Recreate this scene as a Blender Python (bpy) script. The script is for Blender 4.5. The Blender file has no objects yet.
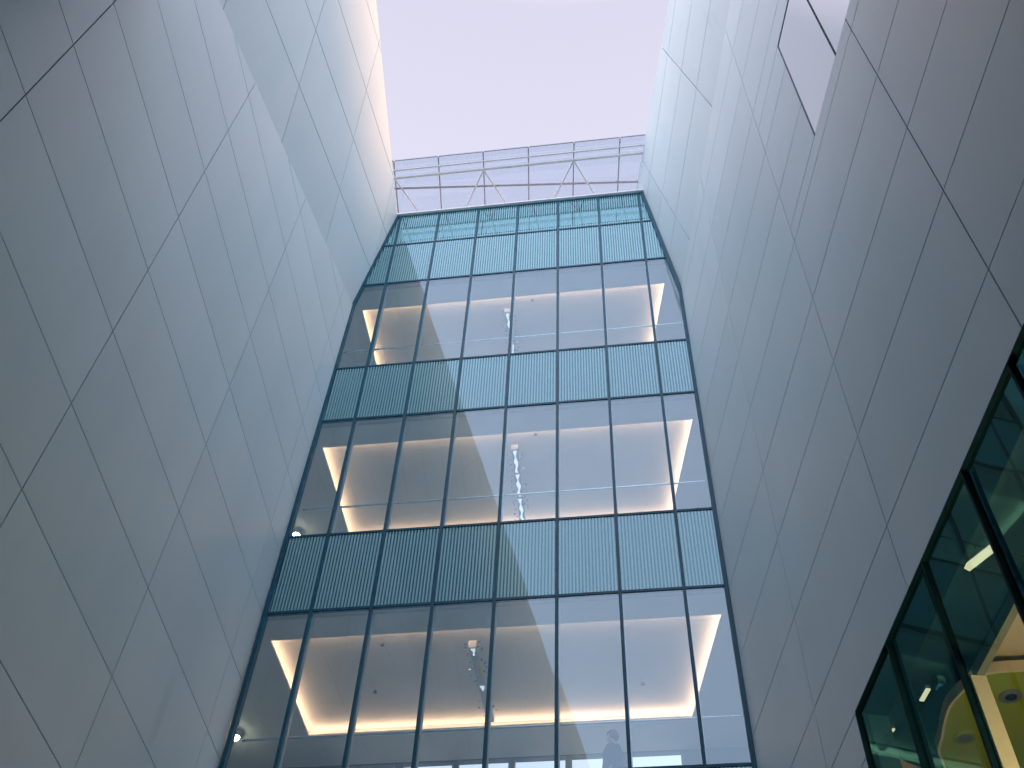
import bpy, bmesh, math, random
from mathutils import Vector, Matrix

random.seed(7)
SC = bpy.context.scene
COL = SC.collection
R = math.radians

# ------------------------------------------------------------------ camera
cam_data = bpy.data.cameras.new('camera')
cam = bpy.data.objects.new('camera', cam_data)
COL.objects.link(cam)
CR = Vector((0.9907, 0.1286, 0.0341)).normalized()
CF = Vector((-0.10563, 0.60447, 0.78960)).normalized()
CU = CR.cross(CF).normalized()
CR = CF.cross(CU).normalized()
cam.matrix_world = Matrix(((CR.x, CU.x, -CF.x, 0), (CR.y, CU.y, -CF.y, 0), (CR.z, CU.z, -CF.z, 1.6), (0, 0, 0, 1)))
cam_data.sensor_width = 36
cam_data.lens = 1111.96 / 1024 * 36
cam_data.clip_start = 0.05
cam_data.clip_end = 3000
SC.camera = cam

# ------------------------------------------------------------------ sky, sun, exposure
SUN_ELEV, SUN_AZ = 16.0, 88.0        # azimuth clockwise from +Y: the sun stands beyond the right-hand roof
w = bpy.data.worlds.new('World')
SC.world = w
w.use_nodes = True
nt = w.node_tree
nt.nodes.clear()
out = nt.nodes.new('ShaderNodeOutputWorld')
bg = nt.nodes.new('ShaderNodeBackground')
nt.links.new(bg.outputs[0], out.inputs[0])
sky = nt.nodes.new('ShaderNodeTexSky')
sky.sky_type = 'NISHITA'
sky.sun_disc = False
sky.sun_elevation = R(SUN_ELEV)
sky.sun_rotation = R(SUN_AZ)
sky.dust_density = 2.0
tc = nt.nodes.new('ShaderNodeTexCoord')
sep = nt.nodes.new('ShaderNodeSeparateXYZ')
nt.links.new(tc.outputs['Generated'], sep.inputs[0])
# high thin haze: brightest overhead, lavender ahead, bluer behind
def ramp(points):
    n = nt.nodes.new('ShaderNodeValToRGB')
    n.color_ramp.elements[0].position, n.color_ramp.elements[0].color = points[0][0], (*[c / 5 for c in points[0][1]], 1)
    n.color_ramp.elements[1].position, n.color_ramp.elements[1].color = points[-1][0], (*[c / 5 for c in points[-1][1]], 1)
    for p, c in points[1:-1]:
        n.color_ramp.elements.new(p).color = (*[q / 5 for q in c], 1)
    return n
el = ramp([(0.0, (0.78, 0.79, 0.84)), (0.75, (0.655, 0.635, 0.735)), (0.945, (0.525, 0.512, 0.63)), (0.978, (1.2, 0.9, 0.88)), (1.0, (1.6, 1.15, 1.1))])
nt.links.new(sep.outputs['Z'], el.inputs[0])
bk = ramp([(0.0, (2.2, 2.3, 2.4)), (0.33, (2.9, 2.7, 2.6)), (0.44, (3.6, 3.15, 3.0)), (0.56, (3.0, 2.6, 2.45)), (0.63, (1, 1, 1)), (1.0, (1, 1, 1))])
ay = nt.nodes.new('ShaderNodeMath'); ay.operation = 'MULTIPLY_ADD'
ay.inputs[1].default_value = 0.5; ay.inputs[2].default_value = 0.5
nt.links.new(sep.outputs['Y'], ay.inputs[0])
nt.links.new(ay.outputs[0], bk.inputs[0])
mul = nt.nodes.new('ShaderNodeMixRGB'); mul.blend_type = 'MULTIPLY'; mul.inputs[0].default_value = 1
nt.links.new(el.outputs[0], mul.inputs[1]); nt.links.new(bk.outputs[0], mul.inputs[2])
scl = nt.nodes.new('ShaderNodeMixRGB'); scl.blend_type = 'MULTIPLY'; scl.inputs[0].default_value = 1
scl.inputs[2].default_value = (1250, 1250, 1250, 1)
sx = ramp([(0.0, (0.70, 0.70, 0.70)), (0.33, (0.70, 0.70, 0.70)), (0.39, (1.0, 1.0, 1.0)), (0.58, (1.0, 1.0, 1.0)), (0.70, (0.85, 0.80, 0.76)), (1.0, (0.7, 0.63, 0.58))])
ax = nt.nodes.new('ShaderNodeMath'); ax.operation = 'MULTIPLY_ADD'
ax.inputs[1].default_value = 0.5; ax.inputs[2].default_value = 0.5
nt.links.new(sep.outputs['X'], ax.inputs[0]); nt.links.new(ax.outputs[0], sx.inputs[0])
mul2 = nt.nodes.new('ShaderNodeMixRGB'); mul2.blend_type = 'MULTIPLY'; mul2.inputs[0].default_value = 1
nt.links.new(mul.outputs[0], mul2.inputs[1]); nt.links.new(sx.outputs[0], mul2.inputs[2])
nt.links.new(mul2.outputs[0], scl.inputs[1])
mx = nt.nodes.new('ShaderNodeMixRGB'); mx.inputs[0].default_value = 0.92
nt.links.new(sky.outputs[0], mx.inputs[1]); nt.links.new(scl.outputs[0], mx.inputs[2])
nt.links.new(mx.outputs[0], bg.inputs[0])
bg.inputs[1].default_value = 0.105

sun_d = bpy.data.lights.new('sun', 'SUN')
sun_d.energy = 2.4
sun_d.angle = R(30)
sun_d.color = (1.0, 0.43, 0.16)
sun = bpy.data.objects.new('sun', sun_d)
COL.objects.link(sun)
sd = Vector((math.sin(R(SUN_AZ)) * math.cos(R(SUN_ELEV)), math.cos(R(SUN_AZ)) * math.cos(R(SUN_ELEV)), math.sin(R(SUN_ELEV))))
sun.rotation_euler = sd.to_track_quat('Z', 'Y').to_euler()
sun.location = (30, 0, 60)

SC.view_settings.view_transform = 'Standard'
SC.view_settings.look = 'None'
SC.view_settings.gamma = 1
SC.view_settings.use_curve_mapping = False
SC.view_settings.exposure = 0.5
SC.render.engine = 'CYCLES'
SC.cycles.max_bounces = 14
SC.cycles.diffuse_bounces = 8
SC.cycles.glossy_bounces = 5
SC.cycles.transparent_max_bounces = 24
SC.cycles.transmission_bounces = 8
SC.cycles.use_denoising = True
SC.cycles.sample_clamp_indirect = 6

# ------------------------------------------------------------------ materials
def principled(name, color, rough=0.5, metal=0.0, spec=0.5):
    m = bpy.data.materials.new(name)
    m.use_nodes = True
    b = m.node_tree.nodes['Principled BSDF']
    b.inputs['Base Color'].default_value = (*color, 1)
    b.inputs['Roughness'].default_value = rough
    b.inputs['Metallic'].default_value = metal
    b.inputs['Specular IOR Level'].default_value = spec
    return m

def varied(name, color, rough=0.5, metal=0.0, spec=0.5, scale=3.0, amount=0.12, bump=0.0):
    """a plain colour broken up by two octaves of noise, in the base colour and the gloss"""
    m = principled(name, color, rough, metal, spec)
    t = m.node_tree
    b = t.nodes['Principled BSDF']
    co = t.nodes.new('ShaderNodeTexCoord')
    n = t.nodes.new('ShaderNodeTexNoise')
    n.inputs['Scale'].default_value = scale
    n.inputs['Detail'].default_value = 6
    t.links.new(co.outputs['Object'], n.inputs['Vector'])
    r = t.nodes.new('ShaderNodeValToRGB')
    r.color_ramp.elements[0].position = 0.3
    r.color_ramp.elements[1].position = 0.7
    r.color_ramp.elements[0].color = tuple(c * (1 - amount) for c in color) + (1,)
    r.color_ramp.elements[1].color = tuple(min(1, c * (1 + amount)) for c in color) + (1,)
    t.links.new(n.outputs[0], r.inputs[0])
    t.links.new(r.outputs[0], b.inputs['Base Color'])
    if bump:
        bp = t.nodes.new('ShaderNodeBump')
        bp.inputs['Strength'].default_value = bump
        t.links.new(n.outputs[0], bp.inputs['Height'])
        t.links.new(bp.outputs[0], b.inputs['Normal'])
    return m

def cladding_mat():
    m = bpy.data.materials.new('white_composite_panel')
    m.use_nodes = True
    t = m.node_tree
    b = t.nodes['Principled BSDF']
    b.inputs['Roughness'].default_value = 0.42
    b.inputs['Specular IOR Level'].default_value = 0.45
    at = t.nodes.new('ShaderNodeAttribute'); at.attribute_name = 'tone'
    co = t.nodes.new('ShaderNodeTexCoord')
    # soft weather marks running down the panels
    mp = t.nodes.new('ShaderNodeMapping'); mp.inputs['Scale'].default_value = (1.1, 1.1, 0.22)
    t.links.new(co.outputs['Object'], mp.inputs[0])
    n1 = t.nodes.new('ShaderNodeTexNoise'); n1.inputs['Scale'].default_value = 0.9; n1.inputs['Detail'].default_value = 7
    t.links.new(mp.outputs[0], n1.inputs['Vector'])
    r1 = t.nodes.new('ShaderNodeValToRGB')
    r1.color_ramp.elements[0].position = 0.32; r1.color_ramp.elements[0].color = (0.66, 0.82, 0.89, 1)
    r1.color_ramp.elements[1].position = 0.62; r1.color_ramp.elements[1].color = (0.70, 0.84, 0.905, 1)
    t.links.new(n1.outputs[0], r1.inputs[0])
    # a few isolated grey smudges
    n2 = t.nodes.new('ShaderNodeTexNoise'); n2.inputs['Scale'].default_value = 0.55; n2.inputs['Detail'].default_value = 3
    t.links.new(mp.outputs[0], n2.inputs['Vector'])
    r2 = t.nodes.new('ShaderNodeValToRGB')
    r2.color_ramp.elements[0].position = 0.70; r2.color_ramp.elements[0].color = (1, 1, 1, 1)
    r2.color_ramp.elements[1].position = 0.80; r2.color_ramp.elements[1].color = (0.84, 0.86, 0.87, 1)
    t.links.new(n2.outputs[0], r2.inputs[0])
    m1 = t.nodes.new('ShaderNodeMixRGB'); m1.blend_type = 'MULTIPLY'; m1.inputs[0].default_value = 1
    t.links.new(r1.outputs[0], m1.inputs[1]); t.links.new(r2.outputs[0], m1.inputs[2])
    m2 = t.nodes.new('ShaderNodeMixRGB'); m2.blend_type = 'MULTIPLY'; m2.inputs[0].default_value = 1
    t.links.new(m1.outputs[0], m2.inputs[1]); t.links.new(at.outputs['Color'], m2.inputs[2])
    t.links.new(m2.outputs[0], b.inputs['Base Color'])
    # faint unevenness of thin sheet
    n3 = t.nodes.new('ShaderNodeTexNoise'); n3.inputs['Scale'].default_value = 0.8; n3.inputs['Detail'].default_value = 2
    t.links.new(co.outputs['Object'], n3.inputs['Vector'])
    bp = t.nodes.new('ShaderNodeBump'); bp.inputs['Strength'].default_value = 0.05; bp.inputs['Distance'].default_value = 0.25
    t.links.new(n3.outputs[0], bp.inputs['Height'])
    t.links.new(bp.outputs[0], b.inputs['Normal'])
    return m

def glass_mat(name, tint, refl=(0.88, 0.95, 1.0), ior=2.6, wavy=0.0, stripes=None):
    """coated glazing: tinted see-through with a mirror coat on the outer face; stripes = printed ceramic lines"""
    m = bpy.data.materials.new(name)
    m.use_nodes = True
    t = m.node_tree
    t.nodes.clear()
    o = t.nodes.new('ShaderNodeOutputMaterial')
    tr = t.nodes.new('ShaderNodeBsdfTransparent'); tr.inputs[0].default_value = (*tint, 1)
    gl = t.nodes.new('ShaderNodeBsdfGlossy'); gl.inputs['Color'].default_value = (*refl, 1); gl.inputs['Roughness'].default_value = 0.012
    fr = t.nodes.new('ShaderNodeFresnel'); fr.inputs['IOR'].default_value = ior
    ge = t.nodes.new('ShaderNodeNewGeometry')
    inv = t.nodes.new('ShaderNodeMath'); inv.operation = 'SUBTRACT'; inv.inputs[0].default_value = 1.0
    t.links.new(ge.outputs['Backfacing'], inv.inputs[1])
    fm = t.nodes.new('ShaderNodeMath'); fm.operation = 'MULTIPLY'
    t.links.new(fr.outputs[0], fm.inputs[0]); t.links.new(inv.outputs[0], fm.inputs[1])
    co = t.nodes.new('ShaderNodeTexCoord')
    if wavy:
        n = t.nodes.new('ShaderNodeTexNoise'); n.inputs['Scale'].default_value = 0.9; n.inputs['Detail'].default_value = 0
        t.links.new(co.outputs['Object'], n.inputs['Vector'])
        bp = t.nodes.new('ShaderNodeBump'); bp.inputs['Strength'].default_value = wavy; bp.inputs['Distance'].default_value = 0.1
        t.links.new(n.outputs[0], bp.inputs['Height'])
        t.links.new(bp.outputs[0], gl.inputs['Normal'])
    base = tr
    if stripes:
        pitch, col, duty = stripes
        sx = t.nodes.new('ShaderNodeSeparateXYZ'); t.links.new(co.outputs['Object'], sx.inputs[0])
        d = t.nodes.new('ShaderNodeMath'); d.operation = 'DIVIDE'; d.inputs[1].default_value = pitch
        t.links.new(sx.outputs['X'], d.inputs[0])
        f = t.nodes.new('ShaderNodeMath'); f.operation = 'FRACT'; t.links.new(d.outputs[0], f.inputs[0])
        lt = t.nodes.new('ShaderNodeMath'); lt.operation = 'LESS_THAN'; lt.inputs[1].default_value = duty
        t.links.new(f.outputs[0], lt.inputs[0])
        df = t.nodes.new('ShaderNodeBsdfDiffuse'); df.inputs[0].default_value = (*col, 1)
        ms = t.nodes.new('ShaderNodeMixShader')
        t.links.new(lt.outputs[0], ms.inputs[0]); t.links.new(tr.outputs[0], ms.inputs[1]); t.links.new(df.outputs[0], ms.inputs[2])
        base = ms
    mix = t.nodes.new('ShaderNodeMixShader')
    t.links.new(fm.outputs[0], mix.inputs[0]); t.links.new(base.outputs[0], mix.inputs[1]); t.links.new(gl.outputs[0], mix.inputs[2])
    t.links.new(mix.outputs[0], o.inputs[0])
    return m

def emit(name, color, strength):
    m = bpy.data.materials.new(name)
    m.use_nodes = True
    t = m.node_tree
    t.nodes.clear()
    o = t.nodes.new('ShaderNodeOutputMaterial')
    em = t.nodes.new('ShaderNodeEmission'); em.inputs[0].default_value = (*color, 1); em.inputs[1].default_value = strength
    t.links.new(em.outputs[0], o.inputs[0])
    return m

M = {}
M['panel'] = cladding_mat()
M['joint'] = principled('joint_backing', (0.04, 0.14, 0.175), 0.7)
M['mullion'] = varied('dark_teal_aluminium', (0.006, 0.095, 0.155), 0.45, 0.0, 0.22, 5, 0.2)
M['alu'] = varied('pale_aluminium', (0.42, 0.50, 0.55), 0.35, 0.3, 0.5, 8, 0.1)
M['glass'] = glass_mat('coated_facade_glass', (0.84, 0.94, 0.96), (0.56, 0.79, 0.97), 2.25, 0.02)
M['frit'] = glass_mat('printed_spandrel_glass', (0.60, 0.82, 0.84), (0.46, 0.76, 0.94), 2.1, 0.01, (0.0667, (0.23, 0.47, 0.515), 0.50))
M['spandrel_back'] = principled('spandrel_backing', (0.036, 0.18, 0.22), 0.55)
M['shopglass'] = glass_mat('dark_shop_glass', (0.66, 0.74, 0.70), (0.20, 0.80, 0.86), 1.5, 0.02)
M['windowglass'] = glass_mat('mirror_window_glass', (0.15, 0.2, 0.25), (0.90, 0.97, 1.0), 34.0, 0.012)
M['ceil'] = varied('white_ceiling', (0.70, 0.72, 0.72), 0.6, 0, 0.3, 1.2, 0.04)
M['plaster'] = varied('grey_plaster', (0.42, 0.47, 0.50), 0.7, 0, 0.3, 1.5, 0.08)
M['shade_block'] = varied('dark_grey_blocker', (0.10, 0.14, 0.15), 0.6, 0, 0.3, 1.5, 0.08)
M['floor'] = varied('grey_carpet', (0.40, 0.41, 0.40), 0.75, 0, 0.2, 6, 0.2)
M['cove'] = emit('warm_cove_strip', (1.0, 0.50, 0.28), 12.0)
M['lamp'] = emit('warm_lamp', (1.0, 0.80, 0.55), 40.0)
M['dimlamp'] = emit('dim_lamp', (1.0, 0.82, 0.55), 1.1)
M['whitesteel'] = varied('white_painted_steel', (0.82, 0.84, 0.87), 0.4, 0, 0.5, 6, 0.06)
M['greysteel'] = varied('grey_painted_steel', (0.22, 0.22, 0.26), 0.45, 0.2, 0.5, 6, 0.1)
M['midsteel'] = varied('light_grey_steel', (0.48, 0.47, 0.50), 0.45, 0.1, 0.5, 6, 0.1)
M['steel'] = varied('brushed_steel', (0.55, 0.58, 0.62), 0.25, 0.9, 0.5, 10, 0.12)
M['olive'] = varied('olive_ceiling_raft', (0.33, 0.37, 0.002), 0.6, 0, 0.3, 2, 0.06)
M['cream'] = varied('cream_plaster', (0.80, 0.64, 0.46), 0.6, 0, 0.3, 2, 0.05)
M['darkceil'] = varied('dark_ceiling', (0.018, 0.05, 0.055), 0.7, 0, 0.2, 2, 0.2)
M['darkframe'] = varied('black_teal_frame', (0.004, 0.030, 0.042), 0.7, 0.0, 0.08, 5, 0.2)
M['head_shade'] = principled('dark_head_shade', (0.004, 0.014, 0.018), 0.8, 0, 0.1)  # darkness of the window head put into the colour
M['beam'] = varied('olive_grey_paint', (0.13, 0.125, 0.09), 0.6, 0, 0.3, 4, 0.1)
M['black'] = principled('black_plastic', (0.012, 0.014, 0.016), 0.4)
M['paving'] = varied('stone_paving', (0.17, 0.20, 0.20), 0.8, 0, 0.3, 0.7, 0.15, 0.1)
M['roof'] = varied('roof_membrane', (0.35, 0.35, 0.35), 0.8, 0, 0.2, 1, 0.1)
M['coat'] = varied('navy_coat', (0.012, 0.028, 0.07), 0.8, 0, 0.2, 12, 0.2)
M['skin'] = principled('skin', (0.45, 0.27, 0.19), 0.5)
M['hair'] = varied('dark_hair', (0.02, 0.018, 0.02), 0.5, 0, 0.4, 40, 0.3)
M['brightwhite'] = emit('white_lens', (1.0, 0.93, 0.92), 0.62)
M['crystal'] = principled('dark_bright_crystal', (0.30, 0.36, 0.46), 0.08, 0.9)
M['sticker'] = principled('yellow_sticker', (0.75, 0.52, 0.05), 0.5)
M['bluewall'] = varied('blue_grey_wall', (0.13, 0.19, 0.30), 0.7, 0, 0.2, 2, 0.06)

def canopy_glass():
    m = bpy.data.materials.new('hazy_canopy_glass')
    m.use_nodes = True
    t = m.node_tree
    t.nodes.clear()
    o = t.nodes.new('ShaderNodeOutputMaterial')
    tr = t.nodes.new('ShaderNodeBsdfTransparent'); tr.inputs[0].default_value = (0.81, 0.835, 0.845, 1)
    tl = t.nodes.new('ShaderNodeBsdfTranslucent'); tl.inputs[0].default_value = (0.42, 0.60, 0.85, 1)
    gl = t.nodes.new('ShaderNodeBsdfGlossy'); gl.inputs['Roughness'].default_value = 0.05; gl.inputs['Color'].default_value = (0.9, 0.9, 1, 1)
    m1 = t.nodes.new('ShaderNodeMixShader'); m1.inputs[0].default_value = 0.18
    t.links.new(tr.outputs[0], m1.inputs[1]); t.links.new(tl.outputs[0], m1.inputs[2])
    m2 = t.nodes.new('ShaderNodeMixShader'); m2.inputs[0].default_value = 0.05
    t.links.new(m1.outputs[0], m2.inputs[1]); t.links.new(gl.outputs[0], m2.inputs[2])
    t.links.new(m2.outputs[0], o.inputs[0])
    return m
M['canopy'] = canopy_glass()

# ------------------------------------------------------------------ mesh helpers
def link_mesh(name, bm, mat, parent=None):
    me = bpy.data.meshes.new(name)
    bmesh.ops.recalc_face_normals(bm, faces=bm.faces[:])
    bm.to_mesh(me)
    bm.free()
    if mat is not None:
        me.materials.append(mat)
    o = bpy.data.objects.new(name, me)
    COL.objects.link(o)
    if parent is not None:
        o.parent = parent
    return o

def tag(o, label=None, cat=None, group=None, kind=None):
    if label: o['label'] = label
    if cat: o['category'] = cat
    if group: o['group'] = group
    if kind: o['kind'] = kind
    return o

def thing(name, label, cat, loc=(0, 0, 0), group=None):
    o = bpy.data.objects.new(name, None)
    o.empty_display_size = 0.3
    o.location = loc
    COL.objects.link(o)
    return tag(o, label, cat, group)

def child(name, bm, mat, root):
    """mesh given in world coordinates, parented to a thing whose empty stands at root.location"""
    o = link_mesh(name, bm, mat)
    base = Vector((0, 0, 0))
    p = root
    while p is not None:
        base += p.location
        p = p.parent
    o.data.transform(Matrix.Translation(-base))
    o.parent = root
    return o

def add_box(bm, x0, x1, y0, y1, z0, z1):
    v = [bm.verts.new(c) for c in ((x0, y0, z0), (x1, y0, z0), (x1, y1, z0), (x0, y1, z0), (x0, y0, z1), (x1, y0, z1), (x1, y1, z1), (x0, y1, z1))]
    for f in ((0, 3, 2, 1), (4, 5, 6, 7), (0, 1, 5, 4), (1, 2, 6, 5), (2, 3, 7, 6), (3, 0, 4, 7)):
        bm.faces.new([v[i] for i in f])

def box(x0, x1, y0, y1, z0, z1):
    bm = bmesh.new()
    add_box(bm, min(x0, x1), max(x0, x1), min(y0, y1), max(y0, y1), min(z0, z1), max(z0, z1))
    return bm

def add_prism(bm, poly, off):
    """poly = 3D points, extruded by the vector off"""
    a = [bm.verts.new(p) for p in poly]
    b = [bm.verts.new(Vector(p) + off) for p in poly]
    fs = [bm.faces.new(a), bm.faces.new(b[::-1])]
    k = len(a)
    for i in range(k):
        fs.append(bm.faces.new((a[i], b[i], b[(i + 1) % k], a[(i + 1) % k])))
    return fs

def add_bar(bm, p, q, wx, wy, up=Vector((0, 0, 1))):
    """square bar from p to q"""
    p, q = Vector(p), Vector(q)
    d = (q - p).normalized()
    s = d.cross(up)
    if s.length < 1e-4:
        s = d.cross(Vector((0, 1, 0)))
    s.normalize()
    u = s.cross(d).normalized()
    poly = [p + s * a * wx / 2 + u * b * wy / 2 for a, b in ((-1, -1), (1, -1), (1, 1), (-1, 1))]
    add_prism(bm, poly, q - p)

def add_tube(bm, p, q, r, n=12):
    p, q = Vector(p), Vector(q)
    d = (q - p).normalized()
    s = d.cross(Vector((0, 0, 1)))
    if s.length < 1e-4:
        s = Vector((1, 0, 0))
    s.normalize()
    u = s.cross(d)
    add_prism(bm, [p + (s * math.cos(2 * math.pi * i / n) + u * math.sin(2 * math.pi * i / n)) * r for i in range(n)], q - p)

def clip(poly, a, b, c):
    """keep the part of a convex 2D polygon where a*x + b*y <= c"""
    res = []
    for i in range(len(poly)):
        p, q = poly[i], poly[(i + 1) % len(poly)]
        dp, dq = a * p[0] + b * p[1] - c, a * q[0] + b * q[1] - c
        if dp <= 0:
            res.append(p)
        if dp * dq < 0:
            k = dp / (dp - dq)
            res.append((p[0] + k * (q[0] - p[0]), p[1] + k * (q[1] - p[1])))
    clean = []
    for p in res:
        if not clean or (abs(p[0] - clean[-1][0]) + abs(p[1] - clean[-1][1])) > 1e-5:
            clean.append(p)
    if len(clean) > 1 and (abs(clean[0][0] - clean[-1][0]) + abs(clean[0][1] - clean[-1][1])) < 1e-5:
        clean.pop()
    return clean

def area(poly):
    return 0.5 * abs(sum(poly[i][0] * poly[(i + 1) % len(poly)][1] - poly[(i + 1) % len(poly)][0] * poly[i][1] for i in range(len(poly))))

def cut_rects(rect, holes):
    """axis-aligned rectangle minus axis-aligned holes -> list of rectangles"""
    todo = [rect]
    for hx0, hx1, hy0, hy1 in holes:
        nxt = []
        for x0, x1, y0, y1 in todo:
            if hx1 <= x0 or hx0 >= x1 or hy1 <= y0 or hy0 >= y1:
                nxt.append((x0, x1, y0, y1)); continue
            if y1 > hy1: nxt.append((x0, x1, hy1, y1))
            if y0 < hy0: nxt.append((x0, x1, y0, hy0))
            ya, yb = max(y0, hy0), min(y1, hy1)
            if x0 < hx0: nxt.append((x0, hx0, ya, yb))
            if x1 > hx1: nxt.append((hx1, x1, ya, yb))
        todo = nxt
    return todo

def cladding(name, P, nrm, scuts, tcuts, planes, root, holes=(), gap=0.022, thick=0.035, seed=1):
    """panelled skin: P(s,t) -> point, one raised plate per grid cell over a dark backing; clipped by half planes"""
    rnd = random.Random(seed)
    bm = bmesh.new()
    lay = bm.faces.layers.int.new('dummy')
    tones = []
    for i in range(len(scuts) - 1):
        for j in range(len(tcuts) - 1):
            tone = 1 + rnd.uniform(-0.03, 0.03)
            for (x0, x1, y0, y1) in cut_rects((scuts[i], scuts[i + 1], tcuts[j], tcuts[j + 1]), holes):
                g = gap / 2
                poly = [(x0 + g, y0 + g), (x1 - g, y0 + g), (x1 - g, y1 - g), (x0 + g, y1 - g)]
                if x1 - x0 < 3 * gap or y1 - y0 < 3 * gap:
                    continue
                for a, b, c in planes:
                    poly = clip(poly, a, b, c)
                    if len(poly) < 3: break
                if len(poly) < 3 or area(poly) < 0.01:
                    continue
                fs = add_prism(bm, [P(*q) for q in poly], -nrm * thick)
                tones.append((len(fs), tone))
    me_o = link_mesh(name, bm, M['panel'], None)
    col = me_o.data.color_attributes.new('tone', 'FLOAT_COLOR', 'CORNER')
    k = 0
    vals = []
    for n, tone in tones:
        for f in range(n):
            vals.append(tone)
    for poly in me_o.data.polygons:
        v = vals[poly.index]
        for li in poly.loop_indices:
            col.data[li].color = (v, v, v * 1.002, 1)
    me_o.data.transform(Matrix.Translation(-root.location))
    me_o.parent = root
    # backing wall behind the plates
    bb = bmesh.new()
    for (x0, x1, y0, y1) in cut_rects((scuts[0], scuts[-1], tcuts[0], tcuts[-1]), holes):
        poly = [(x0, y0), (x1, y0), (x1, y1), (x0, y1)]
        for a, b, c in planes:
            poly = clip(poly, a, b, c)
            if len(poly) < 3: break
        if len(poly) >= 3 and area(poly) > 0.01:
            add_prism(bb, [P(*q) - nrm * (thick + 0.004) for q in poly], -nrm * 0.35)
    child('wall_backing', bb, M['joint'], root)
    return me_o

# ------------------------------------------------------------------ ground
bm = bmesh.new()
bmesh.ops.create_grid(bm, x_segments=2, y_segments=2, size=1500)
tag(link_mesh('ground', bm, M['paving']), kind='structure')

D = 16.0314

# ------------------------------------------------------------------ left building
LB = thing('panel_clad_building', 'tall white panel building on the left, its upper wall folding inwards along a slanting crease', 'building', (-7.3, 8, 0))
LA_, LB_ = Vector((-0.0456, 0.99896, 0)), Vector((0.0176, -0.0033, 1))
LN = LA_.cross(LB_).normalized()
if LN.x < 0: LN = -LN
def PL(s, t): return Vector((-7.028, 0, 0)) + LA_ * s + LB_ * t
s_cuts = [4.69 + 3.508 * k for k in range(-6, 4)] + [16.12]
t_cuts = [14.205 + 1.6085 * k for k in range(-8, 9)]
t_cuts = [0.05] + [t for t in t_cuts if t > 0.4]
FS = 0.475
lower_planes = [(0.99896, -0.0033, D - 0.012), (-FS, 1, 23.859 - FS * 10.355 - 0.006)]
cladding('lower_cladding', PL, LN, s_cuts, t_cuts, lower_planes, LB, seed=3)
NU = Vector((0.984, 0.105, -0.144)).normalized()
E1 = Vector((-0.034, 0.902, 0.429))
E1 = (E1 - NU * E1.dot(NU)).normalized()
E2 = NU.cross(E1).normalized()
if E2.z < 0: E2 = -E2
OU = Vector((-7.081, 10.267, 23.859)) - NU * 0.030
def PU(s, t): return OU + E1 * s + E2 * t
ROOF_L = 31.345
up_planes = [(E1.y, E2.y, D - 0.012 - OU.y), (E1.z, E2.z, ROOF_L - OU.z), (-E1.y, -E2.y, 17.0 + OU.y)]
su = [-0.45 + 3.87 * k for k in range(-10, 4)]
tu = [0.01, 1.668] + [1.668 + 1.638 * k for k in range(1, 16)]
cladding('upper_cladding', PU, NU, su, tu, up_planes, LB, gap=0.026, seed=5)
# roof slab behind the parapet
bm = bmesh.new()
e0 = Vector((-6.68, D, ROOF_L)); e1 = Vector((-6.68 + 0.1139 * 32, D - 32, ROOF_L))
add_prism(bm, [e0 + Vector((-0.42, 0, -0.30)), e1 + Vector((-0.42, 0, -0.30)), Vector((-16, D - 32, ROOF_L - 0.30)), Vector((-16, D, ROOF_L - 0.30))], Vector((0, 0, 0.2)))
child('roof', bm, M['roof'], LB)

# ------------------------------------------------------------------ right building
RB = thing('panel_clad_building', 'tall white panel building on the right with a flush window and dark glazed front', 'building', (3.2, 8, 0))
AR = Vector((math.sin(R(-11.6438)), math.cos(R(-11.6438)), 0))
NR = Vector((-AR.y, AR.x, 0))            # towards the alley
INTO = -NR
UP = Vector((0, 0, 1))
PR0 = INTO * 4.7048
PR0 = Vector((4.7048 / INTO.x, 0, 0)) ; PR0 = PR0 - AR * (PR0.dot(AR)) + AR * 0.0
SOFF = Vector((4.7048 / INTO.x, 0, 0)).dot(AR)
def PRW(y, d, z):
    """point at depth y of the wall line, d metres behind the wall face, at height z"""
    return Vector((4.8037, 0, z)) + AR * (y / AR.y) + INTO * d
def PRs(s, t): return Vector((4.8037, 0, 0)) + AR * s + UP * t
rs = [6.352 + 3.501 * k for k in range(-6, 3)] + [16.45]
rt = [0.05] + [10.93 - 1.607 * k for k in range(6, 0, -1)] + [10.93, 12.535, 14.12, 15.715, 17.36, 18.99, 20.605, 22.275, 23.9, 25.52, 27.14, 28.76, 30.4, 32.0]
FR = -0.1320 * AR.y
WIN = (4.30, 8.20, 17.78, 21.53)
SHOP = (4.107, 12.020, 5.30, 9.925)
r_planes = [(AR.y, 0, D - 0.012), (-FR, 1, 26.44 - FR * 12.92 / AR.y - 0.006)]
cladding('lower_cladding', PRs, NR, rs, rt, r_planes, RB, holes=[WIN, SHOP], seed=11)
NU2 = -Vector((0.968, 0.216, 0.125)).normalized()
F1 = Vector((-0.200, 0.971, -0.128))
F1 = (F1 - NU2 * F1.dot(NU2)).normalized()
F2 = NU2.cross(F1).normalized()
if F2.z < 0: F2 = -F2
OU2 = Vector((2.141, 12.92, 26.44)) - NU2 * 0.02
def PV(s, t): return OU2 + F1 * s + F2 * t
ROOF_R = 32.25
v_planes = [(F1.y, F2.y, D + 0.35 - OU2.y), (F1.z, F2.z, ROOF_R - OU2.z), (-F1.y, -F2.y, 17.0 + OU2.y)]
sv = [-1.55 + 3.43 * k for k in range(-9, 4)]
tv = [0.01, 1.615, 3.235, 4.86, 6.5]
cladding('upper_cladding', PV, NU2, sv, tv, v_planes, RB, gap=0.024, seed=13)
bm = bmesh.new()
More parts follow.
